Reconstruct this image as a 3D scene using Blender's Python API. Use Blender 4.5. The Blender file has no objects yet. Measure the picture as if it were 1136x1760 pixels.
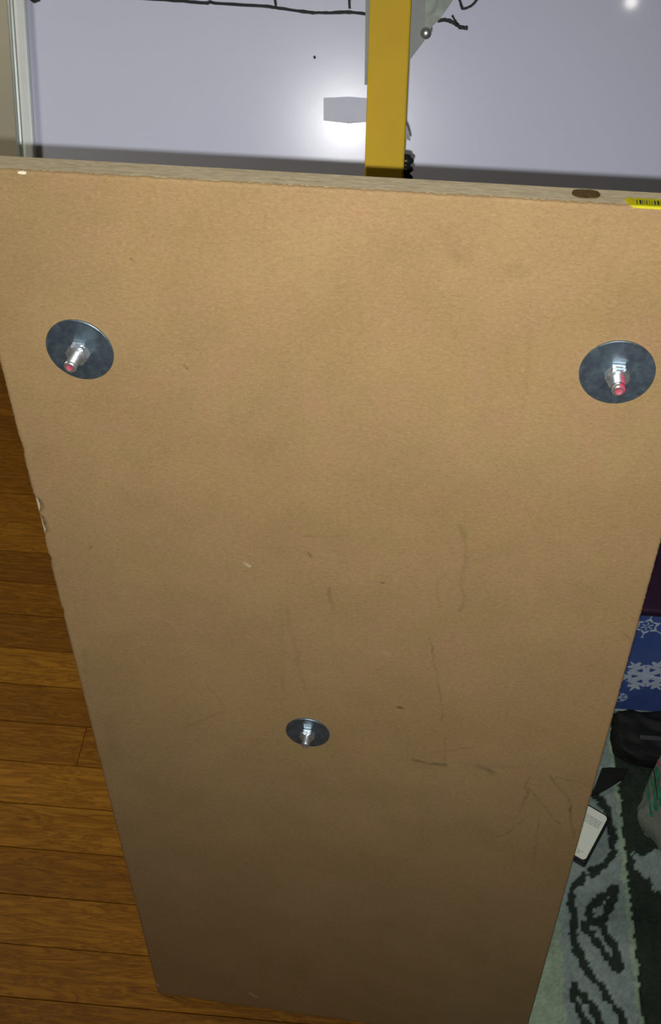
import bpy, bmesh, math, random
import numpy as np
from mathutils import Vector, Matrix
random.seed(7); rng = np.random.default_rng(7)
sc = bpy.context.scene
COL = sc.collection

# ------------------------------------------------------------------ camera
FPX, PITCH, YAW, ROLL, CAMH = 1834.2, 0.8527, -0.0592, -0.0281, 1.2636
def cam_axes():
    cy, sy = math.cos(YAW), math.sin(YAW)
    f = np.array([sy*math.cos(PITCH), cy*math.cos(PITCH), -math.sin(PITCH)])
    r = np.array([cy, -sy, 0.0]); d = np.cross(f, r)
    c, s = math.cos(ROLL), math.sin(ROLL)
    return c*r+s*d, -s*r+c*d, f
CR, CD, CF = cam_axes()
CC = np.array([0.0, 0.0, CAMH])
cam_data = bpy.data.cameras.new('camera'); cam = bpy.data.objects.new('camera', cam_data); COL.objects.link(cam)
cam.matrix_world = Matrix(((CR[0], -CD[0], -CF[0], 0), (CR[1], -CD[1], -CF[1], 0), (CR[2], -CD[2], -CF[2], CAMH), (0, 0, 0, 1)))
cam_data.sensor_width = 36.0; cam_data.lens = FPX/1760*36.0; cam_data.clip_start = 0.02
sc.camera = cam

# ------------------------------------------------------------------ world, lights, exposure
w = bpy.data.worlds.new('room_ambient'); sc.world = w; w.use_nodes = True
w.node_tree.nodes['Background'].inputs[0].default_value = (1.0, 0.88, 0.62, 1)
w.node_tree.nodes['Background'].inputs[1].default_value = 0.010
def lamp(name, loc, watts, radius, color):
    l = bpy.data.lights.new(name, 'POINT'); l.energy = watts; l.shadow_soft_size = radius; l.color = color
    o = bpy.data.objects.new(name, l); COL.objects.link(o); o.location = loc
    return o
fl = bpy.data.lights.new('phone_flash', 'SPOT'); fl.energy = 24.0; fl.shadow_soft_size = 0.003; fl.color = (1.0, 0.99, 0.975)
fl.spot_size = math.radians(100); fl.spot_blend = 1.0                              # the phone's own flash, beside its lens
flo_ = bpy.data.objects.new('phone_flash', fl); COL.objects.link(flo_)
FP = CC + CD*0.0145 - CR*0.004
flo_.matrix_world = Matrix(((CR[0], -CD[0], -CF[0], FP[0]), (CR[1], -CD[1], -CF[1], FP[1]), (CR[2], -CD[2], -CF[2], FP[2]), (0, 0, 0, 1)))
lamp('ceiling_lamp', (0.898, -0.870, 2.163), 1.0, 0.018, (1.0, 0.95, 0.88))           # seen mirrored in the whiteboard
lamp('side_lamp', (-1.12, 0.78, 1.25), 15.0, 0.10, (1.0, 0.93, 0.77))                # warm lamp off to the left
sc.view_settings.view_transform = 'Standard'; sc.view_settings.look = 'None'
sc.view_settings.exposure = 0.0; sc.view_settings.gamma = 1.0; sc.view_settings.use_curve_mapping = False

# ------------------------------------------------------------------ helpers
def ray(x, y): return ((x-568)/FPX)*CR + ((y-880)/FPX)*CD + CF
def on_plane(x, y, o, n):
    d = ray(x, y); return CC + d*(((o-CC)@n)/(d@n))
def on_floor(x, y, z=0.0): return on_plane(x, y, np.array([0, 0, z]), np.array([0, 0, 1.0]))

def srgb(r, g, b):
    f = lambda c: (c/255/12.92) if c/255 <= 0.04045 else ((c/255+0.055)/1.055)**2.4
    return (f(r), f(g), f(b), 1.0)
class NT:
    def __init__(s, name):
        s.m = bpy.data.materials.new(name); s.m.use_nodes = True; s.t = s.m.node_tree; s.b = s.t.nodes['Principled BSDF']
    def n(s, typ, **kw):
        o = s.t.nodes.new(typ)
        for k, v in kw.items(): setattr(o, k, v)
        return o
    def l(s, a, b): s.t.links.new(a, b)
    def noise(s, scale, detail=4, vec=None, rough=0.55, dist=0.0):
        o = s.n('ShaderNodeTexNoise'); o.inputs['Scale'].default_value = scale; o.inputs['Detail'].default_value = detail
        o.inputs['Roughness'].default_value = rough; o.inputs['Distortion'].default_value = dist
        if vec is not None: s.l(vec, o.inputs['Vector'])
        return o.outputs['Fac']
    def coords(s, scale=(1, 1, 1), kind='Object'):
        c = s.n('ShaderNodeTexCoord'); m = s.n('ShaderNodeMapping'); m.inputs['Scale'].default_value = scale
        s.l(c.outputs[kind], m.inputs['Vector']); return m.outputs['Vector']
    def ramp(s, fac, stops):
        r = s.n('ShaderNodeValToRGB'); e = r.color_ramp.elements
        while len(e) < len(stops): e.new(0.5)
        for el, (p, c) in zip(e, stops): el.position = p; el.color = c
        s.l(fac, r.inputs['Fac']); return r.outputs['Color']
    def mix(s, fac, a, b, typ='MIX'):
        m = s.n('ShaderNodeMix', data_type='RGBA', blend_type=typ)
        for i, v in ((0, fac), (6, a), (7, b)):
            if hasattr(v, 'links'): s.l(v, m.inputs[i])
            else: m.inputs[i].default_value = v
        return m.outputs[2]
    def bump(s, h, strength, dist=0.001):
        b = s.n('ShaderNodeBump'); b.inputs['Strength'].default_value = strength; b.inputs['Distance'].default_value = dist
        s.l(h, b.inputs['Height']); s.l(b.outputs['Normal'], s.b.inputs['Normal'])
    def set(s, col=None, rough=None, metal=None, spec=None):
        for k, v in (('Base Color', col), ('Roughness', rough), ('Metallic', metal), ('Specular IOR Level', spec)):
            if v is None: continue
            if hasattr(v, 'links'): s.l(v, s.b.inputs[k])
            else: s.b.inputs[k].default_value = v
        return s
def simple(name, col, rough=0.5, metal=0.0, spec=0.5, vary=0.12, scale=60):
    t = NT(name); f = t.noise(scale, 4, t.coords())
    c = t.ramp(f, [(0.3, tuple(x*(1-vary) for x in col[:3])+(1,)), (0.7, tuple(min(1, x*(1+vary)) for x in col[:3])+(1,))])
    return t.set(c, rough, metal, spec).m

def link(name, bm, mat, parent=None, smooth=False, mw=None):
    me = bpy.data.meshes.new(name); bm.normal_update(); bm.to_mesh(me); bm.free()
    if mat: me.materials.append(mat)
    if smooth: me.polygons.foreach_set('use_smooth', [True]*len(me.polygons))
    o = bpy.data.objects.new(name, me); COL.objects.link(o)
    if parent: o.parent = parent
    if mw is not None: o.matrix_local = mw
    return o
def tag(o, label=None, cat=None, group=None, kind=None):
    for k, v in (('label', label), ('category', cat), ('group', group), ('kind', kind)):
        if v: o[k] = v
    return o
def thing(name, label, cat, mw=None, group=None):
    o = bpy.data.objects.new(name, None); COL.objects.link(o); o.empty_display_size = 0.05
    if mw is not None: o.matrix_world = mw
    return tag(o, label, cat, group)
def frame_mat(o, x, y, z):
    m = Matrix.Identity(4)
    for i, v in enumerate((x, y, z, o)):
        for k in range(3): m[k][i] = float(v[k])
    return m
def box(bm, lo, hi, bev=0.0, seg=1):
    g = bmesh.ops.create_cube(bm, size=1.0)['verts']
    for v in g: v.co = Vector([lo[i]+(v.co[i]+0.5)*(hi[i]-lo[i]) for i in range(3)])
    if bev:
        es = list({e for v in g for e in v.link_edges})
        bmesh.ops.bevel(bm, geom=es, offset=bev, segments=seg, affect='EDGES', profile=0.5)
    return bm
def prism(bm, pts, z0, z1, f=None):
    """closed outline (x, y) extruded z0..z1; f maps a local point to its place"""
    f = f or (lambda p: p)
    a = sum(pts[i][0]*pts[(i+1) % len(pts)][1]-pts[(i+1) % len(pts)][0]*pts[i][1] for i in range(len(pts)))
    if a < 0: pts = pts[::-1]
    lo = [bm.verts.new(f((x, y, z0))) for x, y in pts]; hi = [bm.verts.new(f((x, y, z1))) for x, y in pts]
    bm.faces.new(hi); bm.faces.new(lo[::-1])
    for i in range(len(pts)):
        j = (i+1) % len(pts); bm.faces.new((lo[i], lo[j], hi[j], hi[i]))
    return bm
def lathe(bm, prof, n=32, center=(0, 0)):
    rings = []
    for r, z in prof:
        if r < 1e-7: rings.append([bm.verts.new((center[0], center[1], z))])
        else: rings.append([bm.verts.new((center[0]+r*math.cos(2*math.pi*i/n), center[1]+r*math.sin(2*math.pi*i/n), z)) for i in range(n)])
    for a, b in zip(rings, rings[1:]):
        for i in range(n):
            j = (i+1) % n
            if len(a) == 1 and len(b) > 1: bm.faces.new((a[0], b[j], b[i]))
            elif len(b) == 1 and len(a) > 1: bm.faces.new((a[i], a[j], b[0]))
            elif len(a) > 1: bm.faces.new((a[i], a[j], b[j], b[i]))
    return bm
def tube(bm, pts, r, n=8, flat=1.0):
    pts = [Vector(p) for p in pts]; rings = []
    rr = r if hasattr(r, '__len__') else [r]*len(pts)
    for i, p in enumerate(pts):
        t = (pts[min(i+1, len(pts)-1)]-pts[max(i-1, 0)]).normalized()
        up = Vector((0, 0, 1)) if abs(t.z) < 0.9 else Vector((0, 1, 0))
        a = t.cross(up).normalized(); b = a.cross(t)
        rings.append([bm.verts.new(p+(a*math.cos(2*math.pi*k/n)+b*flat*math.sin(2*math.pi*k/n))*rr[i]) for k in range(n)])
    for a, b in zip(rings, rings[1:]):
        for i in range(n): j = (i+1) % n; bm.faces.new((a[i], a[j], b[j], b[i]))
    bm.faces.new(rings[0][::-1]); bm.faces.new(rings[-1])
    bmesh.ops.recalc_face_normals(bm, faces=bm.faces)
    return bm
def smooth_line(pts, per=8):
    P = np.array([pts[0]]+list(pts)+[pts[-1]], float); out = []
    for i in range(1, len(P)-2):
        for t in np.linspace(0, 1, per, endpoint=False):
            a, b, c, d = P[i-1:i+3]
            out.append(0.5*((2*b)+(-a+c)*t+(2*a-5*b+4*c-d)*t*t+(-a+3*b-3*c+d)*t**3))
    out.append(P[-2]); return np.array(out)
def stroke(bm, pts, width, z0, z1, jitter=0.0):
    """a flat pen stroke along (x, y) points"""
    P = np.array(pts, float); T = np.gradient(P, axis=0); T /= np.linalg.norm(T, axis=1)[:, None]+1e-9
    N = np.stack([-T[:, 1], T[:, 0]], 1); wd = (np.array(width) if hasattr(width, '__len__') else np.full(len(P), width))/2
    L = P+N*(wd*(1+jitter*rng.uniform(-1, 1, len(P))))[:, None]; R_ = P-N*(wd*(1+jitter*rng.uniform(-1, 1, len(P))))[:, None]
    vl = [[bm.verts.new((p[0], p[1], z)) for p in S] for S in (L, R_) for z in (z0, z1)]
    l0, l1, r0, r1 = vl
    for i in range(len(P)-1):
        bm.faces.new((l1[i], r1[i], r1[i+1], l1[i+1])); bm.faces.new((l0[i], l1[i], l1[i+1], l0[i+1])); bm.faces.new((r1[i], r0[i], r0[i+1], r1[i+1]))
    bm.faces.new((l0[0], r0[0], r1[0], l1[0])); bm.faces.new((l0[-1], l1[-1], r1[-1], r0[-1]))
    return bm
def seg_dist(X, Y, pts):
    d = np.full(X.shape, 1e9)
    for (ax, ay), (bx, by) in zip(pts[:-1], pts[1:]):
        vx, vy = bx-ax, by-ay; L = vx*vx+vy*vy+1e-12
        t = np.clip(((X-ax)*vx+(Y-ay)*vy)/L, 0, 1)
        d = np.minimum(d, np.hypot(X-ax-t*vx, Y-ay-t*vy))
    return d
def inside(X, Y, poly):
    c = np.zeros(X.shape, bool); n = len(poly)
    for i in range(n):
        (x1, y1), (x2, y2) = poly[i], poly[(i+1) % n]
        k = ((y1 > Y) != (y2 > Y)) & (X < (x2-x1)*(Y-y1)/(y2-y1+1e-12)+x1); c ^= k
    return c
def value_noise(X, Y, cell, seed):
    r = np.random.default_rng(seed); g = r.random((512, 512)); x = X/cell+100; y = Y/cell+100
    i, j = np.floor(x).astype(int), np.floor(y).astype(int); u, v = x-i, y-j; u = u*u*(3-2*u); v = v*v*(3-2*v)
    G = lambda a, b: g[a % 512, b % 512]
    return (G(i, j)*(1-u)+G(i+1, j)*u)*(1-v)+(G(i, j+1)*(1-u)+G(i+1, j+1)*u)*v
def grid_mesh(name, V, nx, ny, mat, parent, attrs=None, colors=None, extra_faces=None, smooth=True):
    idx = np.arange(nx*ny).reshape(ny, nx)
    F = np.stack([idx[:-1, :-1], idx[:-1, 1:], idx[1:, 1:], idx[1:, :-1]], -1).reshape(-1, 4)
    if extra_faces is not None: F = np.concatenate([F, extra_faces])
    me = bpy.data.meshes.new(name); me.vertices.add(len(V)); me.vertices.foreach_set('co', V.astype(np.float32).ravel())
    me.loops.add(F.size); me.loops.foreach_set('vertex_index', F.ravel().astype(np.int32))
    me.polygons.add(len(F)); me.polygons.foreach_set('loop_start', np.arange(0, F.size, 4, dtype=np.int32))
    if smooth: me.polygons.foreach_set('use_smooth', np.ones(len(F), bool))
    me.update(calc_edges=True)
    for k, a in (attrs or {}).items():
        at = me.attributes.new(k, 'FLOAT', 'POINT'); at.data.foreach_set('value', a.astype(np.float32))
    for k, a in (colors or {}).items():
        at = me.attributes.new(k, 'FLOAT_COLOR', 'POINT'); at.data.foreach_set('color', a.astype(np.float32).ravel())
    me.materials.append(mat); me.validate()
    o = bpy.data.objects.new(name, me); COL.objects.link(o); o.parent = parent
    return o

# ------------------------------------------------------------------ materials
def mdf_material():
    t = NT('brown_hardboard'); v = t.coords((1, 1, 1)); vx = t.coords((0.35, 1.0, 1.0))
    fib = t.noise(1500, 3, vx, 0.65); fine = t.noise(620, 4, t.coords((0.5, 1, 1)), 0.65, 0.8); blot = t.noise(14, 4, v, 0.6); red = t.noise(33, 3, v, 0.6, 0.4)
    base = t.mix(t.ramp(blot, [(0.35, (0, 0, 0, 1)), (0.68, (1, 1, 1, 1))]), (0.333, 0.223, 0.100, 1), (0.290, 0.193, 0.085, 1))
    base = t.mix(t.ramp(red, [(0.45, (0, 0, 0, 1)), (0.75, (0.75, 0.75, 0.75, 1))]), base, (0.335, 0.205, 0.106, 1))
    base = t.mix(1.0, base, t.ramp(fine, [(0.3, (0.86, 0.85, 0.83, 1)), (0.7, (1.09, 1.09, 1.08, 1))]), 'MULTIPLY')
    base = t.mix(1.0, base, t.ramp(fib, [(0.28, (0.87, 0.86, 0.84, 1)), (0.72, (1.09, 1.09, 1.09, 1))]), 'MULTIPLY')
    a = t.n('ShaderNodeAttribute', attribute_name='stain')
    base = t.mix(a.outputs['Fac'], base, (0.05, 0.038, 0.020, 1))
    b = t.n('ShaderNodeAttribute', attribute_name='pale')
    base = t.mix(b.outputs['Fac'], base, (0.52, 0.45, 0.33, 1))
    t.bump(fine, 0.12, 0.0002)
    return t.set(base, 0.72, 0, 0.22).m
def edge_material():
    t = NT('board_edge_wood'); vs = t.coords((9, 60, 60)); v = t.coords()
    g = t.noise(4.5, 6, vs, 0.6, 1.2); s = t.noise(420, 3, t.coords((0.3, 1, 1)), 0.6)
    c = t.ramp(g, [(0.25, (0.36, 0.295, 0.185, 1)), (0.5, (0.48, 0.405, 0.265, 1)), (0.62, (0.39, 0.32, 0.20, 1)), (0.8, (0.54, 0.46, 0.315, 1))])
    c = t.mix(1.0, c, t.ramp(s, [(0.3, (0.85, 0.84, 0.82, 1)), (0.7, (1.08, 1.08, 1.08, 1))]), 'MULTIPLY')
    t.bump(s, 0.4, 0.0006)
    return t.set(c, 0.8, 0, 0.15).m
def zinc_material(name, col, rough, metal=1.0, scale=1.0):
    t = NT(name); v = t.coords(); n1 = t.noise(160*scale, 5, v, 0.7, 0.6); n2 = t.noise(1500*scale, 2, v)
    c = t.ramp(n1, [(0.3, tuple(x*0.75 for x in col)+(1,)), (0.52, tuple(col)+(1,)), (0.75, tuple(min(1, x*1.35) for x in col)+(1,))])
    r = t.n('ShaderNodeMapRange'); r.inputs['To Min'].default_value = rough*0.75; r.inputs['To Max'].default_value = rough*1.3
    t.l(n1, r.inputs['Value']); t.bump(n2, 0.10, 0.0002)
    return t.set(c, r.outputs['Result'], metal).m
M_MDF = mdf_material(); M_EDGE = edge_material()
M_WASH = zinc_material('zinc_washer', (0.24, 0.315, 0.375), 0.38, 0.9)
M_NUT = zinc_material('zinc_nut', (0.78, 0.81, 0.82), 0.28, 0.90)
M_BRKT = zinc_material('zinc_bracket', (0.20, 0.22, 0.205), 0.6, 0.25, 0.5)
M_RED = simple('red_paint', (0.44, 0.075, 0.115), 0.4, 0, 0.6, 0.2, 700)
M_YEL = simple('yellow_enamel', (0.53, 0.345, 0.018), 0.6, 0, 0.15, 0.05, 25)
M_BLK = simple('black_plastic', (0.012, 0.013, 0.014), 0.35, 0, 0.5)
M_INK = simple('black_marker_ink', (0.02, 0.022, 0.025), 0.6, 0, 0.3)
M_ALU = simple('white_aluminium', (0.80, 0.85, 0.86), 0.4, 0.0, 0.5, 0.04)
M_ALU_SHADE = simple('shaded_aluminium', (0.36, 0.40, 0.38), 0.4, 0.4, 0.5, 0.06)  # outer side of the frame, its shade put into a darker grey
M_WALL = simple('beige_wall_paint', (0.70, 0.67, 0.52), 0.8, 0, 0.2, 0.03, 12)
def whiteboard_material():
    t = NT('whiteboard_enamel'); v = t.coords(); n = t.noise(5, 5, v, 0.6)
    c = t.ramp(n, [(0.3, (0.715, 0.75, 0.94, 1)), (0.7, (0.75, 0.785, 0.965, 1))])
    r = t.n('ShaderNodeMapRange'); r.inputs['To Min'].default_value = 0.20; r.inputs['To Max'].default_value = 0.25
    t.b.inputs['Coat Weight'].default_value = 0.30; t.b.inputs['Coat Roughness'].default_value = 0.05
    t.l(n, r.inputs['Value']); t.bump(t.noise(55, 2, v), 0.05, 0.0005)
    return t.set(c, r.outputs['Result'], 0, 0.25).m
M_WB = whiteboard_material()
def plank_material():
    t = NT('oiled_oak'); oi = t.n('ShaderNodeObjectInfo'); c = t.n('ShaderNodeTexCoord')
    add = t.n('ShaderNodeVectorMath', operation='MULTIPLY_ADD'); add.inputs[1].default_value = (3.0, 24, 24)
    sep = t.n('ShaderNodeCombineXYZ'); mul = t.n('ShaderNodeMath', operation='MULTIPLY'); mul.inputs[1].default_value = 97.0
    t.l(oi.outputs['Random'], mul.inputs[0])
    for i in range(3): t.l(mul.outputs[0], sep.inputs[i])
    t.l(c.outputs['Object'], add.inputs[0]); t.l(sep.outputs[0], add.inputs[2])
    g = t.noise(3.2, 6, add.outputs[0], 0.62, 1.6); p = t.noise(11, 3, add.outputs[0], 0.7)
    col = t.ramp(g, [(0.28, (0.15, 0.056, 0.004, 1)), (0.42, (0.31, 0.133, 0.010, 1)), (0.50, (0.20, 0.078, 0.005, 1)), (0.58, (0.31, 0.133, 0.010, 1)), (0.72, (0.35, 0.158, 0.013, 1))])
    ton = t.ramp(oi.outputs['Random'], [(0.0, (0.72, 0.68, 0.65, 1)), (0.5, (0.9, 0.88, 0.85, 1)), (1.0, (1.2, 1.22, 1.25, 1))])
    col = t.mix(1.0, col, ton, 'MULTIPLY')
    col = t.mix(1.0, col, t.ramp(p, [(0.3, (0.8, 0.78, 0.75, 1)), (0.7, (1.1, 1.1, 1.1, 1))]), 'MULTIPLY')
    t.bump(p, 0.12, 0.0005)
    return t.set(col, 0.55, 0, 0.15).m
M_PLANK = plank_material()

# ------------------------------------------------------------------ the setting
bm = bmesh.new(); box(bm, (-2.4, -0.9, -0.03), (2.4, 1.45, -0.012))
floor = tag(link('floor', bm, simple('subfloor', (0.05, 0.025, 0.008), 0.9)), 'honey brown oak strip floor beside the leaning board', None, None, 'structure')
bm = bmesh.new(); box(bm, (-2.4, 1.45, -0.03), (2.4, 1.57, 2.5))
tag(link('wall_back', bm, M_WALL), 'plain beige painted wall behind the whiteboard', None, None, 'structure')
PW, Y0 = 0.0572, 0.921
meshes = {}
def plank(x0, x1, row):
    L = round(x1-x0, 2)
    if L not in meshes:
        b = bmesh.new(); box(b, (-L/2+0.0003, -PW/2+0.0004, -0.012), (L/2-0.0003, PW/2-0.0004, 0.0), 0.0005)
        me = bpy.data.meshes.new('plank'); b.to_mesh(me); b.free(); me.materials.append(M_PLANK); meshes[L] = me
    o = bpy.data.objects.new('plank', meshes[L]); COL.objects.link(o); o.parent = floor
    o.location = ((x0+x1)/2, Y0-(row-0.5)*PW, -random.uniform(0, 0.0004))
rows_joint = {5: [-1.62, -0.356], 6: [-1.05, 0.55], 4: [-0.98, 0.3]}
for row in range(-8, 20):
    y = Y0-(row-0.5)*PW
    if y > 1.45-PW/2-0.001: continue
    js = rows_joint.get(row) or [random.choice([-1.7, -1.35, -1.0, -0.8]), random.choice([-0.02, 0.2, 0.4, 0.55])]
    xs = [-2.0]+js+[1.6]
    for a, b in zip(xs, xs[1:]): plank(a, b, row)

# ------------------------------------------------------------------ the rug (pattern read off the floor plane)
RZ = 0.0125; RX0, RX1, RY0, RY1 = 0.118, 0.98, 0.02, 1.25
rug = thing('rug', 'grey green pile rug with dark vine outlines and black stripe, under the board and bags', 'rug', Matrix.Translation((RX0, RY0, 0)))
Q = lambda pts, s=4.4, ox=880, oy=1360: [tuple(on_floor(ox+x/s, oy+y/s, RZ)[:2]) for x, y in pts]
vine = Q([(560, -60), (650, 40), (720, 130), (750, 230), (765, 330), (760, 440), (720, 540), (640, 590), (560, 640), (490, 710), (455, 760), (460, 850), (475, 950), (470, 1050), (470, 1150), (510, 1230), (560, 1330), (620, 1400), (690, 1500), (760, 1600), (820, 1670), (850, 1800), (800, 2000), (650, 2200)])
leaves = [Q([(775, 715), (690, 795), (605, 880), (580, 955), (640, 985), (700, 940), (740, 860), (785, 780), (775, 715)]),
          Q([(580, 960), (568, 1050), (620, 1095), (680, 1180), (735, 1265), (800, 1345), (815, 1310), (790, 1220), (740, 1120), (685, 1030), (620, 985), (580, 960)]),
          Q([(475, 1470), (478, 1560), (515, 1660), (565, 1760), (640, 1880), (690, 1900), (665, 1760), (600, 1620), (545, 1540), (475, 1470)])]
greys = [Q([(905, 455), (990, 480), (1080, 430), (1180, 440), (1300, 600), (1200, 760), (1060, 745), (1085, 690), (990, 640), (940, 560)]),
         Q([(970, 300), (1050, 255), (1300, 260), (1300, 380), (1126, 372), (1030, 340)])]
d = 0.0026; nx, ny = int((RX1-RX0)/d)+1, int((RY1-RY0)/d)+1
X, Y = np.meshgrid(np.linspace(RX0, RX1, nx), np.linspace(RY0, RY1, ny))
jx = X+(value_noise(X, Y, 0.005, 1)-0.5)*0.006; jy = Y+(value_noise(X, Y, 0.005, 2)-0.5)*0.006
RC = {'mid': (0.235, 0.305, 0.280), 'light': (0.285, 0.375, 0.270), 'dark': (0.028, 0.040, 0.030)}
colr = np.zeros((ny, nx, 4)); colr[..., 3] = 1; colr[..., :3] = RC['mid']
colr[jx < 0.2535, :3] = RC['light']
hgt = np.zeros((ny, nx))
dk = (jx > 0.3395) & (jx < 0.62)
for g in greys: dk &= ~inside(jx, jy, g)
for l in leaves+[vine]: 
    L = smooth_line(l, 4); dk |= (seg_dist(jx, jy, L) < 0.0047)
edgel = (np.abs(jx-0.337) < 0.0035) & ~dk
colr[dk, :3] = RC['dark']; colr[edgel, :3] = np.array(RC['light'])*1.1
mot = value_noise(X, Y, 0.012, 3)*0.35+value_noise(X, Y, 0.05, 4)*0.35+rng.random(X.shape)*0.45
colr[..., :3] *= (0.62+0.66*mot)[..., None]
hgt = RZ-0.0008-0.0016*dk+(rng.random(X.shape)-0.5)*0.0016+(value_noise(X, Y, 0.008, 5)-0.5)*0.0012
bord = np.minimum.reduce([X-RX0, RX1-X, Y-RY0, RY1-Y]); hgt -= 0.005*np.clip(1-bord/0.008, 0, 1)**2
V = np.stack([X-RX0, Y-RY0, hgt], -1).reshape(-1, 3)
t = NT('rug_pile'); at = t.n('ShaderNodeAttribute', attribute_name='pile_colour'); t.bump(t.noise(700, 3, t.coords()), 0.5, 0.002)
M_RUG = t.set(at.outputs['Color'], 0.95, 0, 0.05).m
tag(grid_mesh('pile', V, nx, ny, M_RUG, rug, colors={'pile_colour': colr.reshape(-1, 4)}, smooth=False), None, None, None, 'stuff')
bm = bmesh.new(); box(bm, (0.001, 0.001, 0.0), (RX1-RX0-0.001, RY1-RY0-0.001, 0.0062), 0.002)
link('backing', bm, simple('rug_backing', (0.10, 0.115, 0.10), 0.95), rug)

# ------------------------------------------------------------------ the board: 16 inch wide, standing on its bottom edge, leaning back
BO = np.array([-0.2006, 0.3661, 0.002]); BU = np.array([0.9973, -0.0608, 0.0414]); BV = np.array([-0.0336, 0.1246, 0.9916]); BN = np.array([-0.0654, -0.9903, 0.1223])
BU /= np.linalg.norm(BU); BV -= BU*(BU@BV); BV /= np.linalg.norm(BV); BN = np.cross(BU, BV)
BW, BL, BT, FT = 0.4056, 0.9645, 0.0171, 0.0022
def on_board(x, y):
    p = on_plane(x, y, BO, BN)-BO; return (p@BU, p@BV)
board = thing('fiberboard_panel', 'tall brown fibreboard panel with three bolts, leaning back on its narrow end', 'board', frame_mat(BO, BU, BV, BN))
step = 0.0013; nx, ny = int(BW/step)+1, int(BL/step)+1
X, Y = np.meshgrid(np.linspace(0, BW, nx), np.linspace(0, BL, ny))
S = np.zeros(X.shape); P_ = np.zeros(X.shape); H = np.zeros(X.shape)
def mark(pts, wpx, a, s=1.0, ox=0, oy=0, noise=0.5, arr=None):
    global S
    W = [on_board(ox+x/s, oy+y/s) for x, y in pts]
    scale = 0.4056/1290*(1.0+0.0) if pts[0][1]/s+oy < 700 else 0.00040 if pts[0][1]/s+oy < 1150 else 0.00050
    L = smooth_line(W, 4) if len(W) > 2 else W
    dd = seg_dist(X+(value_noise(X, Y, 0.006, 11)-0.5)*0.002, Y+(value_noise(X, Y, 0.006, 12)-0.5)*0.002, [tuple(p) for p in L]); r = max(wpx/s*scale/2, 0.0007)
    m = a*np.clip(1.35-dd/r, 0, 1)**1.2*(1-noise+2*noise*value_noise(X, Y, 0.004, 13)*value_noise(X, Y, 0.014, 14)*1.6)
    if arr is None: S = np.maximum(S, m)
    else: arr[:] = np.maximum(arr, m)
c6 = dict(s=2.84, ox=450, oy=850); c5 = dict(s=3.341, ox=700, oy=1250)
for pts, wd, a in [([(330, 455), (338, 510), (345, 555)], 20, 0.22), ([(970, 150), (992, 220), (995, 300), (975, 420), (985, 510), (970, 565)], 26, 0.20),
                   ([(900, 390), (862, 420), (858, 480), (868, 550)], 16, 0.16), ([(820, 700), (850, 850), (870, 990), (885, 1120)], 6, 0.32),
                   ([(125, 560), (135, 640), (165, 740), (185, 850), (205, 950)], 28, 0.14), ([(90, 540), (100, 700), (105, 950)], 20, 0.07),
                   ([(210, 205), (280, 208), (400, 200)], 14, 0.12), ([(375, 330), (420, 330)], 16, 0.10)]: mark(pts, wd, a, **c6)
for pts, wd, a in [([(580, 433), (592, 436)], 12, 0.85), ([(664, 1040), (684, 1044)], 16, 0.9), ([(566, 857), (574, 858)], 9, 0.4), ([(555, 1100), (556, 1118)], 8, 0.3),
                   ([(228, 292), (240, 308)], 16, 0.6), ([(200, 280), (228, 286)], 7, 0.35)]: mark(pts, wd, a, noise=0.1, **c6)
for pts, wd, a in [([(40, 190), (100, 205), (140, 212), (220, 215)], 30, 0.34), ([(400, 222), (450, 240), (490, 262)], 34, 0.26), ([(300, 205), (560, 230), (700, 220)], 30, 0.10),
                   ([(700, 292), (682, 325), (690, 380), (665, 440), (640, 490)], 15, 0.34), ([(690, 340), (740, 400), (800, 470), (840, 530), (885, 560)], 7, 0.36),
                   ([(820, 282), (870, 345), (920, 395), (938, 470), (945, 560), (958, 640)], 13, 0.40), ([(850, 290), (950, 305), (1055, 340)], 8, 0.30),
                   ([(515, 630), (570, 615), (610, 575), (690, 510)], 12, 0.26), ([(765, 480), (745, 640), (730, 740), (720, 820)], 9, 0.22), ([(140, 145), (260, 132), (380, 112)], 7, 0.22),
                   ([(215, 60), (222, 200)], 6, 0.22), ([(85, 470), (82, 640)], 6, 0.12), ([(625, 330), (690, 335), (760, 330)], 10, 0.16)]: mark(pts, wd, a, **c5)
for pts, wd, a in [([(768, 425), (778, 434), (788, 442)], 24, 0.24), ([(772, 405), (800, 440)], 30, 0.10), ([(880, 465), (900, 470)], 28, 0.13), ([(912, 560), (908, 640), (900, 700)], 12, 0.07),
                   ([(318, 628), (324, 636)], 4, 0.6), ([(222, 443), (226, 446)], 4, 0.4), ([(355, 1178), (372, 1195), (385, 1218)], 4, 0.25), ([(325, 1248), (355, 1235), (385, 1222)], 6, 0.16),
                   ([(1068, 1085), (1076, 1093), (1083, 1099)], 3, 0.5), ([(153, 945), (157, 940)], 4, 0.5), ([(145, 1120), (150, 1160)], 12, 0.12), ([(185, 1235), (200, 1300)], 30, 0.10)]: mark(pts, wd, a)
mark([(420, 968), (428, 972)], 3, 0.8, arr=P_); mark([(429, 1706), (435, 1711), (443, 1715)], 6, 0.9, noise=0.1, arr=P_); mark([(268, 1690), (272, 1694)], 6, 0.8, arr=P_)
mark([(660, 1120), (668, 1124)], 4, 0.3, arr=P_); mark([(240, 295), (264, 296)], 3, 0.3, arr=P_)
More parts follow.
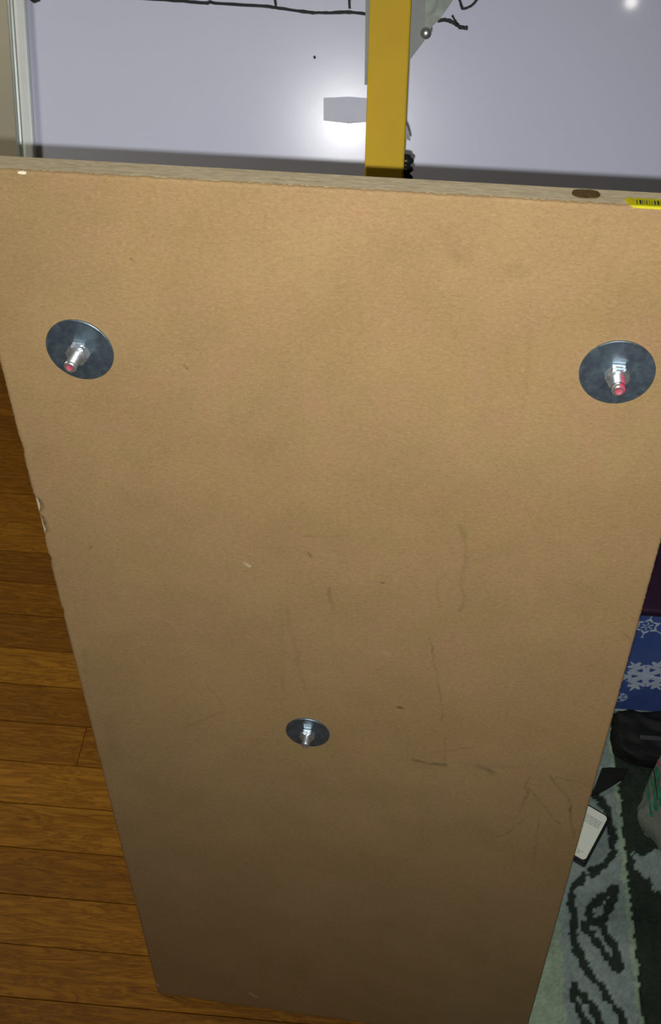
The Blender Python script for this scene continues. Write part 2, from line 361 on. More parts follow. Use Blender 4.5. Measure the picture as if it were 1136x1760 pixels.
# worn rim: a rough outline and the bites out of the left side
bx = np.zeros(ny); ty = np.linspace(0, BL, ny)
for (px_, py_, dep, rad) in [(64, 868, 0.0034, 0.006), (77, 903, 0.0026, 0.010), (41, 770, 0.0010, 0.006), (92, 962, 0.0012, 0.004), (109, 1050, 0.0010, 0.004)]:
    tt = on_board(px_, py_)[1]; bx = np.maximum(bx, dep*np.exp(-((ty-tt)/rad)**2))
bx *= 0.7+0.5*np.interp(np.arange(ny), np.arange(0, ny, 3), rng.random(len(np.arange(0, ny, 3))))
Xd = X.copy(); Xd += (bx[:, None])*np.clip(1-X/0.012, 0, 1)
S = np.maximum(S, 0.6*np.clip((bx[:, None]+0.0030-X)/0.003, 0, 1)*(0.4+0.9*value_noise(X, Y, 0.002, 23))*(bx[:, None] > 0.0012))
S = np.maximum(S, 0.35*np.clip(1-X/0.0022, 0, 1)*value_noise(X, Y, 0.006, 21))
Xd[:, 0] += rng.random(ny)*0.0004; Xd[:, -1] -= rng.random(ny)*0.0004
Yd = Y.copy(); Yd[-1] -= rng.random(nx)*0.0005; Yd[0] += rng.random(nx)*0.0004
tb = np.clip(1-(BL-Y)/0.003, 0, 1)*value_noise(X, Y, 0.03, 22); S = np.maximum(S, 0.22*tb)
H -= 0.0005*np.clip(S-0.3, 0, 1)
for arr_edge in (X, BW-X, Y, BL-Y): H -= 0.0006*np.clip(1-arr_edge/0.0012, 0, 1)
S *= 0.88
V = np.stack([Xd, Yd, H], -1).reshape(-1, 3)
idx = np.arange(nx*ny).reshape(ny, nx)
rim = np.concatenate([idx[0, :-1], idx[:-1, -1], idx[-1, :0:-1], idx[:0:-1, 0]])
Vs = V[rim].copy(); Vs[:, 2] = -FT; n0 = len(V); k = np.arange(len(rim)); k2 = (k+1) % len(rim)
skirt = np.stack([rim[k2], rim[k], n0+k, n0+k2], -1)
z = np.zeros(len(rim))
face = grid_mesh('face_panel', np.concatenate([V, Vs]), nx, ny, M_MDF, board, {'stain': np.concatenate([S.ravel(), z+0.1]), 'pale': np.concatenate([P_.ravel(), z])}, None, skirt)
# core: its long edges carry the same bites
bm = bmesh.new(); N = 160
outl = [(0.0003, t_) for t_ in np.linspace(BL-0.0003, 0.0003, N)]+[(BW-0.0003, t_) for t_ in np.linspace(0.0003, BL-0.0003, N)]
outl = [(x+(random.random()*0.0004 if x < 0.1 else -random.random()*0.0004), t_) for x, t_ in outl]
prism(bm, outl, -BT, -FT)
link('core', bm, M_EDGE, board, mw=Matrix.Identity(4))
# brown plug on the top edge, a cream chip of the face beside the far corner, the barcode sticker
hx = on_plane(1007, 333, BO+BV*BL, BV)-BO; hx = (hx@BU, hx@BN)
bm = bmesh.new(); pts = [(6.8*math.copysign(abs(math.cos(a))**0.8, math.cos(a))*(1+0.04*random.uniform(-1, 1)), 4.6*math.copysign(abs(math.sin(a))**0.7, math.sin(a))*(1+0.05*random.uniform(-1, 1))) for a in np.linspace(0, 2*math.pi, 28, endpoint=False)]
prism(bm, [(hx[0]+x/1000, hx[1]+y/1000) for x, y in pts], -0.002, 0.0002, lambda p: (p[0], BL+p[2], p[1]))
bmesh.ops.recalc_face_normals(bm, faces=bm.faces)
tag(link('edge_knot', bm, simple('dark_brown_knot', (0.085, 0.052, 0.020), 0.9, 0, 0.1, 0.3, 500), board), 'dark brown oval knot in the top edge')
cx = on_board(38, 296)
bm = bmesh.new(); prism(bm, [(cx[0]+x/1000, cx[1]+y/1000) for x, y in [(-2.4, -0.6), (0, -1.0), (2.2, -0.7), (2.4, 0.3), (0.4, 0.6), (-2.0, 0.4)]], -0.001, 0.0004)
tag(link('chip', bm, simple('cream_wood', (0.80, 0.74, 0.55), 0.8), board), 'pale cream chip on the front edge near the left corner')
sx0 = on_plane(1071, 346, BO+BV*BL, BV)-BO; sx0 = sx0@BU
def stick(x, s):   # s runs down the top edge towards the front and over the arris onto the face
    d0 = 0.0082; e = 0.00035
    return (x, BL+e, -d0+s) if s <= d0 else (x, BL+e-(s-d0), e)
bm = bmesh.new(); xs = np.linspace(sx0, BW-0.002, 14); ss = [0, 0.002, 0.004, 0.006, 0.0078, 0.0082, 0.0094]
rows = []
for s_ in ss:
    ins = 0.004*max(0, abs(s_-0.0047)/0.0047-0.35)**2*1.6
    rows.append([bm.verts.new(stick(x if i else x+ins+s_*0.25, s_)) for i, x in enumerate(xs)])
for a, b in zip(rows, rows[1:]):
    for i in range(len(xs)-1): bm.faces.new((a[i], b[i], b[i+1], a[i+1]))
bmesh.ops.solidify(bm, geom=bm.faces, thickness=0.0002)
stk = tag(link('barcode_sticker', bm, simple('yellow_sticker', (0.80, 0.76, 0.012), 0.5, 0, 0.3, 0.04), board), 'bright yellow barcode sticker folded over the top edge')
bm = bmesh.new(); x = sx0+0.0062
while x < BW-0.004:
    wd = random.choice([0.0003, 0.0003, 0.0005, 0.0008, 0.0011])
    for s0, s1 in ((0.0022, 0.0046), (0.0046, 0.0070)):
        v = [bm.verts.new(Vector(stick(xx, s_))+Vector((0, 0.00025, 0))) for xx, s_ in ((x, s0), (x, s1), (x+wd, s1), (x+wd, s0))]
        bm.faces.new(v)
    x += wd+random.choice([0.0004, 0.0006, 0.0009])
bmesh.ops.recalc_face_normals(bm, faces=bm.faces)
tag(link('barcode', bm, simple('barcode_ink', (0.03, 0.03, 0.02), 0.7), stk), None, None, None, 'stuff')
bm = bmesh.new(); lathe(bm, [(0, 0.0), (0.0005, 0.0), (0.0005, 0.0001), (0, 0.0001)], 10)
bmesh.ops.transform(bm, matrix=Matrix.Translation(Vector(stick(sx0+0.0047, 0.0027))+Vector((0, 0.0001, 0))) @ Matrix.Rotation(-math.pi/2, 4, 'X'), verts=bm.verts)
link('print_dot', bm, M_RED, stk)

def bolt(u, v, rw, length, rot, tipmat, label, tipcover, nuts=1):
    """washer flat on the board, hex nut on it, threaded shank sticking straight out"""
    mw = Matrix.Translation((u, v, 0)) @ Matrix.Rotation(rot, 4, 'Z')
    k = rw/0.0203
    r0, r1 = 0.0032*k, 0.00365*k; z0 = 0.0062*k
    bm = bmesh.new(); prof = [(0, 0.0002), (r0, 0.0002), (r0, z0-0.001)]; z = z0-0.001; pitch = 0.00135*k
    zend = length-0.0012-(0.003 if tipcover else 0)
    # a true helical thread
    n = 28; turns = int((zend-z)/pitch*1.0); steps = turns*n
    lathe(bm, [(r0*0.84, 0.0003), (r0*0.84, z), (r0*0.84, zend+0.0005)], n)
    prev = None
    for i in range(steps+1):
        a = 2*math.pi*i/n; zz = z+pitch*i/n
        c, s = math.cos(a), math.sin(a)
        cur = [bm.verts.new((r_*c, r_*s, zz+dz)) for r_, dz in ((r0*0.84, 0), (r1, pitch*0.42), (r1, pitch*0.58), (r0*0.84, pitch))]
        if prev:
            for q in range(3): bm.faces.new((prev[q], cur[q], cur[q+1], prev[q+1]))
        prev = cur
    bmesh.ops.recalc_face_normals(bm, faces=bm.faces)
    b = tag(link('bolt', bm, M_NUT, board, False, mw), label)
    bm = bmesh.new(); ri = 0.0036*k
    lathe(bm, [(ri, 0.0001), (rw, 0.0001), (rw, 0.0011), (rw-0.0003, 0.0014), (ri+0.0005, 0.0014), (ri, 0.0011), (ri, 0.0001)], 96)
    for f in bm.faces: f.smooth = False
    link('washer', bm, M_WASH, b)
    # chamfered hex nuts (one, or a pair locked together)
    for q in range(nuts):
        bm = bmesh.new(); af = 0.0060*k; h0 = 0.0015+q*0.0031*k; h1 = h0+0.0030*k if nuts > 1 else 0.0015+0.0052*k
        ro = af/math.cos(math.pi/6); n = 48; rings = []
        for zz, cut in ((h0, af*0.98), (h0+0.0005, 9), (h1-0.0006, 9), (h1, af*0.95), (h1, r1*1.03)):
            ring = []
            for i in range(n):
                a = 2*math.pi*i/n; hexr = af/math.cos(((a+math.pi/6) % (math.pi/3))-math.pi/6)
                r_ = min(hexr, cut) if cut < 1 else hexr
                ring.append(bm.verts.new((r_*math.cos(a), r_*math.sin(a), zz)))
            rings.append(ring)
        for a_, b_ in zip(rings, rings[1:]):
            for i in range(n): j = (i+1) % n; bm.faces.new((a_[i], a_[j], b_[j], b_[i]))
        link('nut', bm, M_NUT, b)
    ch = length-0.0035 if tipcover else length-0.0015
    bm = bmesh.new(); prof = [(r0*0.95, ch-0.0005), (r1*1.0, ch), (r1*1.0, length-0.0009), (r0*0.82, length), (r0*0.62, length), (r0*0.5, length-0.0004), (0, length-0.0005)]
    lathe(bm, prof, 28)
    o = link('bolt_end', bm, M_NUT, b, True); o.data.materials.append(M_RED)
    if tipmat:
        for p in o.data.polygons:
            c = p.center; r_ = math.hypot(c.x, c.y)
            if tipmat == 'all': red = (p.index >= 28*4) or (c.x*math.cos(rot)-c.y*math.sin(rot) > 0.0 and p.index < 28*3)
            else: red = p.index >= 28*4
            if red: p.material_index = 1
    return b
bolt(0.0524, 0.8564, 0.0203, 0.0195, 0.35, 'end', 'zinc bolt with washer at the upper left, tilting towards the left edge', False, 2)
bb = bolt(0.3583, 0.8685, 0.0203, 0.0185, 0.5236, 'all', 'zinc bolt with washer at the upper right, its end painted red', True, 2)
bb.data.materials.append(M_RED)
for p in bb.data.polygons:
    if p.center.x*0.866-p.center.y*0.5 > 0.0012 and p.center.z > 0.007: p.material_index = 1
bolt(0.1806, 0.5143, 0.0174, 0.0140, 0.5236, None, 'bare zinc bolt with a smaller washer, low in the middle', False, 2)

# ------------------------------------------------------------------ whiteboard leaning against the wall
LEAN, RZW = math.radians(28.5), math.radians(3.0)
WY = np.array([-math.sin(LEAN)*math.sin(RZW), math.sin(LEAN)*math.cos(RZW), math.cos(LEAN)])
WN = np.array([math.cos(LEAN)*math.sin(RZW), -math.cos(LEAN)*math.cos(RZW), math.sin(LEAN)]); WX = np.cross(WY, WN)
WP = CC+ray(400, 270)*1.13                                     # a point of the writing surface
WO = WP+WX*(-0.24)+WY*(-(WP[2]-0.36)/WY[2])
whiteb = thing('whiteboard', 'white marker board in a pale metal frame, leaning behind the yellow post', 'whiteboard', frame_mat(WO, WX, WY, WN))
def on_wb(x, y):
    p = on_plane(x, y, WO, WN)-WO; return (p@WX, p@WY)
WW, WH = 0.80, 1.05
xl = on_wb(58, 200)[0]
bm = bmesh.new(); box(bm, (xl-0.004, 0.0, -0.009), (WW, WH, 0.0))
link('panel', bm, M_WB, whiteb)
def rail(name, lo, hi, mat): 
    b = bmesh.new(); box(b, lo, hi, 0.0035, 3); return link(name, b, mat, whiteb)
rail('side_rail', (xl-0.0125, -0.006, -0.011), (xl+0.0005, WH+0.006, 0.0055), M_ALU)
rail('rail_shade_side', (xl-0.021, -0.006, -0.013), (xl-0.0127, WH+0.006, 0.001), M_ALU_SHADE)
bm = bmesh.new()
for lx in (0.10, 0.36):
    bm = bmesh.new(); p = WO+WX*lx-WN*0.006
    box(bm, (p[0]-0.011, p[1]-0.006, 0.0), (p[0]+0.011, p[1]+0.012, p[2]+0.004), 0.002)
    for vv in bm.verts: vv.co = frame_mat(WO, WX, WY, WN).inverted() @ vv.co
    link('support_leg', bm, M_ALU, whiteb)
rail('side_rail', (WW, -0.006, -0.011), (WW+0.012, WH+0.006, 0.0055), M_ALU)
rail('end_rail', (xl, -0.010, -0.011), (WW, 0.0, 0.0055), M_ALU)
rail('end_rail', (xl, WH, -0.011), (WW, WH+0.010, 0.0055), M_ALU)
def ink(pts, wpx, label=None):
    W = smooth_line([on_wb(*p) for p in pts], 5); b = bmesh.new()
    stroke(b, W, wpx*0.00068, 0.00005, 0.0003, 0.25); return link('marker_line', b, M_INK, whiteb)
ink([(60, -14), (200, -6), (300, 1), (352, 5), (362, 3), (372, 6), (450, 10), (480, 14), (530, 21), (560, 22), (600, 21), (632, 24)], 4.5)
ink([(471, -40), (472, -10), (474, 12)], 4.0); ink([(599, -40), (600, -10), (601, 15)], 4.0)
ink([(540, 96), (541, 101)], 3.5); ink([(52, -4), (58, 2), (68, -2)], 5.0)
ink([(752, 35), (768, 35), (782, 40), (790, 46), (804, 48)], 6.0); ink([(777, 26), (782, 35), (788, 44)], 3.0)
ink([(788, -12), (792, 8), (797, 15), (812, 8), (824, -6)], 4.0)
ink([(56, 187), (57, 190)], 3); ink([(57, 223), (58, 226)], 2.5)
t = NT('matte_glare_gap'); M_GLARE_GAP = t.set(t.ramp(t.noise(40, 3, t.coords()), [(0.3, (0.72, 0.74, 0.89, 1)), (0.7, (0.76, 0.78, 0.93, 1))]), 1.0, 0, 0.0).m  # matte patch, painted in for the break in the whiteboard's glare
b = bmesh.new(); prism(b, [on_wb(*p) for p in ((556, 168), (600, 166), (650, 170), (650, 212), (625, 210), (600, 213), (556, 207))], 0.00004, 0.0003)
tag(link('glare_gap', b, M_GLARE_GAP, whiteb), 'matte pale grey patch painted as a gap in the glare beside the yellow post')

# ------------------------------------------------------------------ yellow post with zinc brackets
P1 = CC+ray(660, 300)*0.86; e24 = np.array([0, math.sin(math.radians(24)), math.cos(math.radians(24))])
P2 = on_plane(671.5, 0, P1, np.cross(np.array([1.0, 0, 0]), e24))
PZ = (P2-P1)/np.linalg.norm(P2-P1)
vd = CC-P1; PN = vd-PZ*(vd@PZ); PN /= np.linalg.norm(PN); PX = np.cross(PZ, PN)    # PX right, PN towards the room, PZ up the post
kz = P1[2]/PZ[2]; PB = P1-PZ*kz                                                      # where its axis meets the floor
post = thing('yellow_post', 'square yellow metal post with zinc brackets, standing between board and whiteboard', 'post', frame_mat(PB, PX, -PN, PZ))
PS = 0.0316
bm = bmesh.new(); box(bm, (-PS/2, 0, 0.03), (PS/2, PS, 1.18), 0.0016, 2)
link('tube', bm, M_YEL, post)
def on_post(x, y, depth):
    p = on_plane(x, y, PB-PN*depth, PN)-PB; return (p@PX, p@PZ)
# foot plate flat on the floor, tilted to the tube
footm = frame_mat(PB, PX, -PN, PZ).inverted() @ Matrix.Translation((float(PB[0]), float(PB[1])+0.055, 0.0))
bm = bmesh.new(); box(bm, (-0.09, -0.055, 0.0), (0.09, 0.19, 0.006), 0.001)
link('foot_plate', bm, M_YEL, post, mw=footm)
bm = bmesh.new(); box(bm, (-0.012, PS/2, 0.035), (0.012, PS/2+0.13, 0.055), 0.001)
for v in bm.verts: v.co.z = v.co.z
link('foot_brace', bm, M_YEL, post)
def plate(name, px_pts, depth, th, mat, shear=0.0, x0=0.0):
    b = bmesh.new(); pts = [on_post(x, y, depth) for x, y in px_pts]
    prism(b, pts, 0, th, lambda p: (p[0], depth+p[2]+shear*(p[0]-x0), p[1]))
    bmesh.ops.recalc_face_normals(b, faces=b.faces); return link(name, b, mat, post)
xs_ = PS/2
plate('bracket', [(629, -60), (640, -60), (640, 146), (626.5, 146)], PS+0.002, 0.002, M_BRKT)
pr = plate('bracket', [(690, -60), (733, -60), (729.5, 70), (703, 105), (690, 120)], PS+0.001, 0.002, M_BRKT)
x0b = on_post(729.5, 0, PS+0.002)[0]
b = bmesh.new(); pts = [on_post(x, y, PS+0.006) for x, y in [(729.5, -60), (800, -60), (779, 0), (757, 32), (742, 46), (729.5, 66)]]
prism(b, pts, 0, 0.002, lambda p: (p[0], PS+0.003+p[2]+0.30*(p[0]-x0b), p[1])); bmesh.ops.recalc_face_normals(b, faces=b.faces)
fl = link('bracket_flange', b, zinc_material('zinc_bracket_lit', (0.34, 0.39, 0.34), 0.55, 0.2, 0.5), post)  # same zinc as the bracket, painted lighter where the fold catches light
b = bmesh.new(); sp = on_post(732, 57, PS); lathe(b, [(0, 0.0), (0.0045, 0.0), (0.0045, 0.002), (0.003, 0.004), (0, 0.0045)], 20)
bmesh.ops.transform(b, matrix=Matrix.Translation((sp[0], PS+0.003, sp[1])) @ Matrix.Rotation(math.pi/2, 4, 'X'), verts=b.verts)
link('screw', b, M_NUT, pr, True)
# black ribbed knob and lever on its right side
k0 = on_post(699, 265, PS*0.6); b = bmesh.new(); prof = [(0, -0.05)]
for i in range(8):
    zz = -0.05+i*0.0066; prof += [(0.0042, zz), (0.0066, zz+0.0016), (0.0068, zz+0.0040), (0.0044, zz+0.0060)]
prof += [(0.0040, 0.0035), (0, 0.0045)]
lathe(b, prof, 24, (k0[0]-0.0005, PS*0.6))
for v in b.verts: v.co.z += k0[1]-0.004
link('ribbed_knob', b, M_BLK, post, True)
b = bmesh.new(); pts = smooth_line([on_post(x, y, PS*0.5) for x, y in [(688, 205), (697, 213), (702, 224), (705, 236), (704.5, 241), (697, 238), (688, 238)]], 4)
prism(b, [tuple(p) for p in pts], 0, 0.008, lambda p: (p[0], PS*0.5-0.004+p[2], p[1])); bmesh.ops.recalc_face_normals(b, faces=b.faces)
link('lever', b, M_BLK, post)

# ------------------------------------------------------------------ things on the rug
def f_mat(loc, rz=0.0): return Matrix.Translation(loc) @ Matrix.Rotation(rz, 4, 'Z')
# small black adapter with a white label
a0, a1, a2 = (on_floor(x, y, 0.026) for x, y in ((1044, 1405), (1004, 1480), (1011, 1386)))
ax = (a0-a1); alen = np.linalg.norm(ax); ax /= alen; ay = np.array([-ax[1], ax[0], 0.0])
adp = thing('adapter', 'small black box with a white printed label, lying beside the board', 'adapter', frame_mat((a0+a1)/2*np.array([1, 1, 0])+np.array([0, 0, RZ+0.0018]), ax, ay, np.array([0, 0, 1.0])))
bm = bmesh.new(); box(bm, (-alen/2-0.003, -0.004, 0.0), (alen/2+0.003, 0.046, 0.0125), 0.003, 3)
link('body', bm, M_BLK, adp)
def rrect(x0, y0, x1, y1, r, n=6):
    out = []
    for cx_, cy_, a_ in ((x1-r, y1-r, 0), (x0+r, y1-r, 90), (x0+r, y0+r, 180), (x1-r, y0+r, 270)):
        for i in range(n+1):
            a = math.radians(a_+90*i/n); out.append((cx_+r*math.cos(a), cy_+r*math.sin(a)))
    return out
bm = bmesh.new(); prism(bm, rrect(-alen/2, -0.0005, alen/2, 0.044, 0.005), 0.0122, 0.0130)
lab = tag(link('label', bm, simple('white_label', (0.80, 0.86, 0.76), 0.6, 0, 0.3, 0.02), adp), 'white rounded label with small grey print')
bm = bmesh.new()
def tiny(x0, y0, x1, y1): prism(bm, [(x0, y0), (x1, y0), (x1, y1), (x0, y1)], 0.0129, 0.01315)
for r_ in range(6):
    y = 0.003; xx = alen/2-0.0115-r_*0.0019
    while y < 0.040:
        L = random.uniform(0.0015, 0.005); tiny(xx, y, xx+0.0008, min(y+L, 0.041)); y += L+0.0008
for y in np.arange(0.006, 0.04, 0.004): tiny(-alen/2+0.0085, y, -alen/2+0.0092, y+0.0028)
for i in range(7): tiny(alen/2-0.026-i*0.0016, 0.030, alen/2-0.0252-i*0.0016, 0.040)
link('fine_print', bm, simple('grey_print', (0.33, 0.36, 0.33), 0.7), lab)
bm = bmesh.new(); lathe(bm, [(0.0011, 0.0129), (0.0018, 0.0129), (0.0018, 0.0132), (0.0011, 0.0132), (0.0011, 0.0129)], 16, (-alen/2+0.006, 0.011))
link('round_mark', bm, simple('grey_mark', (0.30, 0.33, 0.30), 0.7), lab)

# blue gift box with snowflakes
GY = 0.769
gz = lambda x, y: on_plane(x, y, np.array([0, GY, 0]), np.array([0, -1.0, 0]))
zt = gz(1105, 1054)[2]; zb = gz(1100, 1215)[2]
gift = thing('gift_box', 'blue gift box printed with white snowflakes, standing behind the black bag', 'box', Matrix.Translation((0.30, GY, RZ+0.0018)))
G0 = np.array([0.30, GY, RZ+0.0018])
t = NT('blue_gift_paper'); v = t.coords()
M_BLUE = t.set(t.ramp(t.noise(9, 3, v), [(0.3, (0.055, 0.105, 0.36, 1)), (0.7, (0.09, 0.16, 0.44, 1))]), 0.35, 0, 0.5).m
M_SNOW = simple('white_print', (0.62, 0.72, 0.86), 0.4, 0, 0.4, 0.08, 40)
bm = bmesh.new(); box(bm, (0, 0, 0.010), (0.42, 0.20, zt-G0[2]), 0.0025, 2)
bx_ = link('carton', bm, M_BLUE, gift)
bm = bmesh.new(); box(bm, (-0.002, -0.002, 0.0), (0.422, 0.202, 0.0105), 0.002, 2)
link('base_tray', bm, simple('grey_card', (0.30, 0.36, 0.34), 0.6), gift)
bm = bmesh.new(); box(bm, (-0.002, -0.002, zt-G0[2]-0.004), (0.422, 0.202, zt-G0[2]+0.008), 0.003, 2)
link('lid', bm, simple('purple_lid', (0.030, 0.012, 0.036), 0.5), gift)
def flake(cx_, cy_, rpx, arms, rot, style):
    c = gz(cx_, cy_); e = gz(cx_+rpx, cy_); R_ = abs(e[0]-c[0]); b = bmesh.new()
    F = lambda p: (c[0]-G0[0]+p[0], -0.0004-p[2], c[2]-G0[2]+p[1])
    cnt = [0]
    def poly(pts): cnt[0] += 1; prism(b, pts, 0.0, 0.0003+cnt[0]*0.000006, F)
    for k_ in range(arms):
        a = rot+2*math.pi*k_/arms; ca, sa = math.cos(a), math.sin(a)
        T = lambda r_, s_: (R_*(r_*ca-s_*sa), R_*(r_*sa+s_*ca))
        if style == 'big':
            for s_ in (-1, 1):
                poly([T(0, -0.02*s_), T(0.06, 0.05*s_), T(0.50, 0.225*s_), T(0.60, 0.16*s_), T(0.20, 0.015*s_)])
                poly([T(0.50, 0.225*s_), T(0.62, 0.36*s_), T(0.68, 0.30*s_), T(0.68, 0.03*s_), T(0.54, 0.10*s_)])
                poly([T(0.64, 0.03*s_), T(0.86, 0.28*s_), T(0.95, 0.25*s_), T(0.90, 0.03*s_)])
            poly([T(0.53, -0.10), T(1.10, -0.035), T(1.18, 0), T(1.10, 0.035), T(0.53, 0.10)])
            poly([T(0, -0.10), T(0.30, -0.17), T(0.30, 0.17), T(0, 0.10)])
            for da, ln in ((-0.10, 0.82), (0.10, 0.82), (0.0, 0.62)):
                a2_ = a+math.pi/arms+da; ca, sa = math.cos(a2_), math.sin(a2_)
                poly([T(0.05, -0.03), T(0.45, -0.045), T(ln, 0), T(0.45, 0.045), T(0.05, 0.03)])
        elif style == 'star':
            poly([T(0.50, -0.24), T(0.62, -0.30), T(1.02, 0), T(0.62, 0.30), T(0.50, 0.24), T(0.72, 0)])
            poly([T(0.10, -0.03), T(0.46, -0.05), T(0.46, 0.05), T(0.10, 0.03)])
            poly([T(1.0, -0.04), T(1.35, -0.04), T(1.42, -0.12), T(1.50, 0), T(1.42, 0.12), T(1.35, 0.04), T(1.0, 0.04)])
        else:
            poly([T(0, -0.07), T(0.9, -0.07), T(1, 0), T(0.9, 0.07), T(0, 0.07)])
            for s_ in (-1, 1): poly([T(0.5, 0.05*s_), T(0.8, 0.38*s_), T(0.9, 0.32*s_), T(0.66, 0.05*s_)])
    bmesh.ops.recalc_face_normals(b, faces=b.faces)
    return link('snowflake', b, M_SNOW, bx_)
flake(1110, 1161, 47, 6, 0.21, 'big'); flake(1112, 1076, 24, 6, 0.5, 'star'); flake(1064, 1198, 16, 6, 0.2, 'small'); flake(1190, 1090, 30, 6, 0.1, 'small')
flake(1212, 1160, 40, 6, 0.5, 'big'); flake(1060, 1100, 16, 6, 0.4, 'star'); flake(1150, 1112, 12, 6, 0.9, 'small')
for fx, fy, fr, fa, fs in ((1290, 1090, 26, 0.3, 'star'), (1320, 1165, 44, 0.1, 'big'), (1400, 1090, 28, 0.7, 'small'), (1425, 1170, 40, 0.4, 'big'), (1500, 1100, 24, 0.2, 'star')): flake(fx, fy, fr, 6, fa, fs)

# helper for soft goods: a rounded, lumpy block
def soft_block(name, mat, parent, size, power=0.28, lump=0.004, seed=1, nu=56, nv=28, taper=0.0, sag=0.0):
    b = bmesh.new(); rr = np.random.default_rng(seed); ph = rr.uniform(0, 6.28, 12)
    sp = lambda v_, p_: math.copysign(abs(v_)**p_, v_)
    rings = []
    for j in range(nv+1):
        th = -math.pi/2+math.pi*j/nv; ring = []
        for i in range(nu):
            a = 2*math.pi*i/nu
            x = sp(math.cos(th), power)*sp(math.cos(a), power); y = sp(math.cos(th), power)*sp(math.sin(a), power); z_ = sp(math.sin(th), power)
            h_ = (z_+1)/2; f_ = 1-taper*h_
            w_ = lump*(math.sin(7*x+ph[0]+3*z_)+math.sin(9*y+ph[1]+4*x)+0.7*math.sin(17*x+11*y+ph[2])+0.6*math.sin(15*z_+13*x+ph[3]))
            nn = Vector((x, y, z_)).normalized()
            zz = h_*size[2]+nn.z*w_*h_ - sag*h_*(math.sin(2.3*x+ph[4])+1)*0.5
            ring.append(b.verts.new((x*size[0]/2*f_+nn.x*w_, y*size[1]/2*f_+nn.y*w_, max(0.0, zz))))
        rings.append(ring)
    for a_, b_ in zip(rings, rings[1:]):
        for i in range(nu): j = (i+1) % nu; b.faces.new((a_[i], a_[j], b_[j], b_[i]))
    b.faces.new(rings[0][::-1]); b.faces.new(rings[-1])
    bmesh.ops.remove_doubles(b, verts=b.verts, dist=1e-6); bmesh.ops.recalc_face_normals(b, faces=b.faces)
    return link(name, b, mat, parent, True)
M_NYL = simple('black_nylon', (0.010, 0.012, 0.011), 0.7, 0, 0.25, 0.3, 300)
M_MAR = simple('dark_maroon_cloth', (0.045, 0.010, 0.022), 0.8, 0, 0.15, 0.25, 200)
# dark maroon bag behind the gift box
mar = thing('maroon_bag', 'dark maroon cloth bag with a black band, behind the snowflake box', 'bag', f_mat((0.60, 1.09, RZ+0.002)))
soft_block('body', M_MAR, mar, (0.46, 0.15, 0.27), 0.35, 0.006, 3)
bm = bmesh.new()
pts = [(-0.262*1.0, 0, 0.20)]; tube(bm, [(x, -0.080-0.002*math.sin(9*x), 0.075+0.02*math.sin(6*x+1)) for x in np.linspace(-0.20, 0.20, 24)], 0.011, 10)
link('band', bm, M_NYL, mar, True)
bm = bmesh.new(); tube(bm, smooth_line([(-0.11, -0.02, 0.255), (-0.09, -0.03, 0.29), (0, -0.04, 0.305), (0.09, -0.03, 0.29), (0.11, -0.02, 0.255)], 6), 0.009, 10)
link('carry_handle', bm, M_NYL, mar, True)
# black zip pouch in front of the gift box, with its strap on the rug
pc = on_floor(1132, 1278, 0.04)
pouch = thing('black_pouch', 'black zipped pouch with a flat strap, lying on the rug before the gift box', 'bag', f_mat((pc[0]+0.025, 0.724, RZ+0.0018), 0.0))
pbody = soft_block('body', M_NYL, pouch, (0.165, 0.072, 0.036), 0.5, 0.0022, 5)
bm = bmesh.new(); box(bm, (-0.052, -0.003, -0.0008), (0.052, 0.003, 0.0016), 0.0006)
zp = link('zipper', bm, simple('zip_grey', (0.10, 0.11, 0.10), 0.4, 0.5), pouch, mw=Matrix.Translation((0, -0.012, 0.0395)))
bm = bmesh.new(); box(bm, (0.012, -0.0045, 0.0012), (0.030, 0.0035, 0.0034), 0.001)
link('zip_pull', bm, M_BRKT, zp)
bm = bmesh.new(); sp_ = [on_floor(x, y, RZ+0.004) for x, y in [(1034, 1321), (1050, 1320), (1080, 1323), (1072, 1338), (1058, 1347), (1040, 1358), (1024, 1366), (1016, 1368)]]
inv = pouch.matrix_world.inverted()
prism(bm, [tuple((inv @ Vector(p))[:2]) for p in sp_], 0.0003, 0.005)
bmesh.ops.bevel(bm, geom=list(bm.edges), offset=0.0008, segments=1, affect='EDGES')
link('strap', bm, M_NYL, pouch)
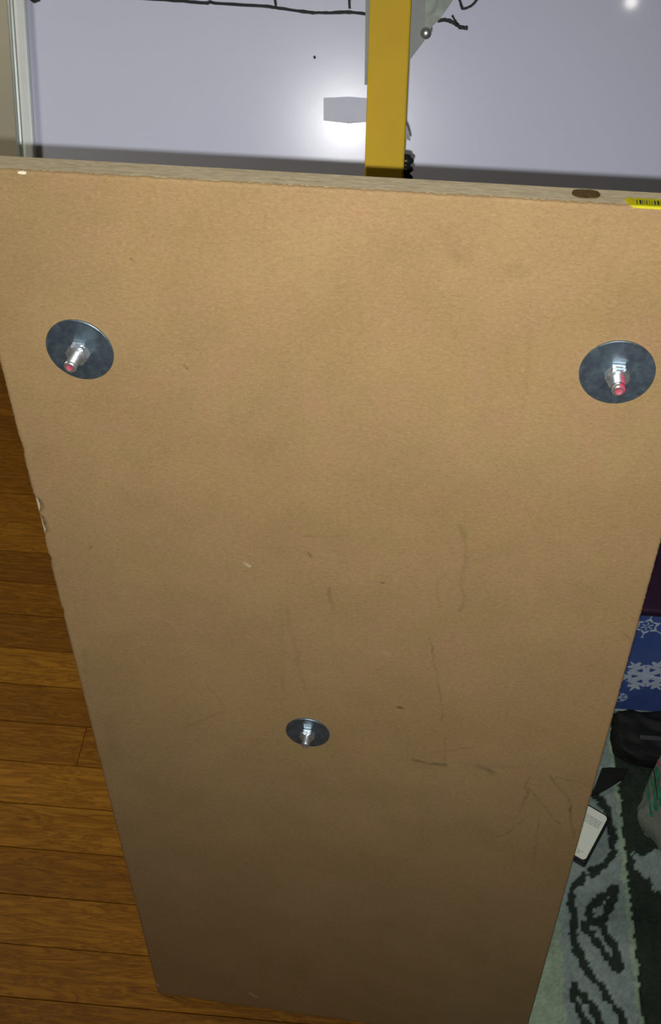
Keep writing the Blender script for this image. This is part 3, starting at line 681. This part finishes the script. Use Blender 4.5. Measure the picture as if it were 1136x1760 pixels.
# grey carrier bag with green print
t = NT('grey_plastic'); v = t.coords(); n_ = t.noise(30, 5, v, 0.6, 0.8); t.bump(n_, 0.5, 0.004)
M_GREY = t.set(t.ramp(n_, [(0.3, (0.15, 0.18, 0.15, 1)), (0.7, (0.24, 0.27, 0.23, 1))]), 0.4, 0, 0.5).m
M_GREEN = simple('green_print', (0.012, 0.22, 0.11), 0.4, 0, 0.5, 0.4, 160)
cb = np.array([0.416, 0.616, RZ+0.0018])
carrier = thing('carrier_bag', 'crumpled grey plastic bag with green streaks and a pink spot, at the right', 'bag', f_mat(cb, 0.62))
cbody = soft_block('body', M_GREY, carrier, (0.125, 0.090, 0.215), 0.34, 0.0025, 9, taper=0.10)
inv = carrier.matrix_world.inverted()
bpy.context.view_layer.update()
def on_bag(x, y):
    d_ = inv.to_3x3() @ Vector(ray(x, y)); o_ = inv @ Vector(CC)
    ok, loc, nor, _ = cbody.ray_cast(o_, d_.normalized())
    return (loc, nor) if ok else (None, None)
def bag_mark(name, pts, wd, mat):
    b = bmesh.new(); L = []
    for x, y in smooth_line(pts, 5):
        loc, nor = on_bag(x, y)
        if loc is not None: L.append((loc, nor))
    if len(L) < 3: b.free(); return
    vl = []
    for i, (p, n__) in enumerate(L):
        tt = (L[min(i+1, len(L)-1)][0]-L[max(i-1, 0)][0]).normalized(); s_ = n__.cross(tt).normalized()*wd*(0.6+0.6*random.random())
        vl.append([b.verts.new(p+n__*0.0008-s_), b.verts.new(p+n__*0.0014), b.verts.new(p+n__*0.0008+s_)])
    for a_, b_ in zip(vl, vl[1:]):
        for q in range(2): b.faces.new((a_[q], a_[q+1], b_[q+1], b_[q]))
    link(name, b, mat, carrier, True)
bag_mark('green_streak', [(1110, 1325), (1112, 1350), (1116, 1375), (1120, 1402)], 0.0026, M_GREEN)
bag_mark('green_streak', [(1119, 1318), (1122, 1345), (1126, 1370), (1127, 1392)], 0.0028, M_GREEN)
bag_mark('green_streak', [(1128, 1300), (1130, 1330), (1133, 1355), (1136, 1385)], 0.0030, M_GREEN)
bag_mark('green_streak', [(1124, 1320), (1128, 1350), (1131, 1375)], 0.0010, M_BLK)
bag_mark('green_streak', [(1142, 1300), (1145, 1340), (1148, 1385)], 0.0040, M_GREEN)
bag_mark('pink_spot', [(1131, 1300), (1132, 1308), (1133, 1316)], 0.0022, simple('pink_print', (0.50, 0.03, 0.12), 0.4))
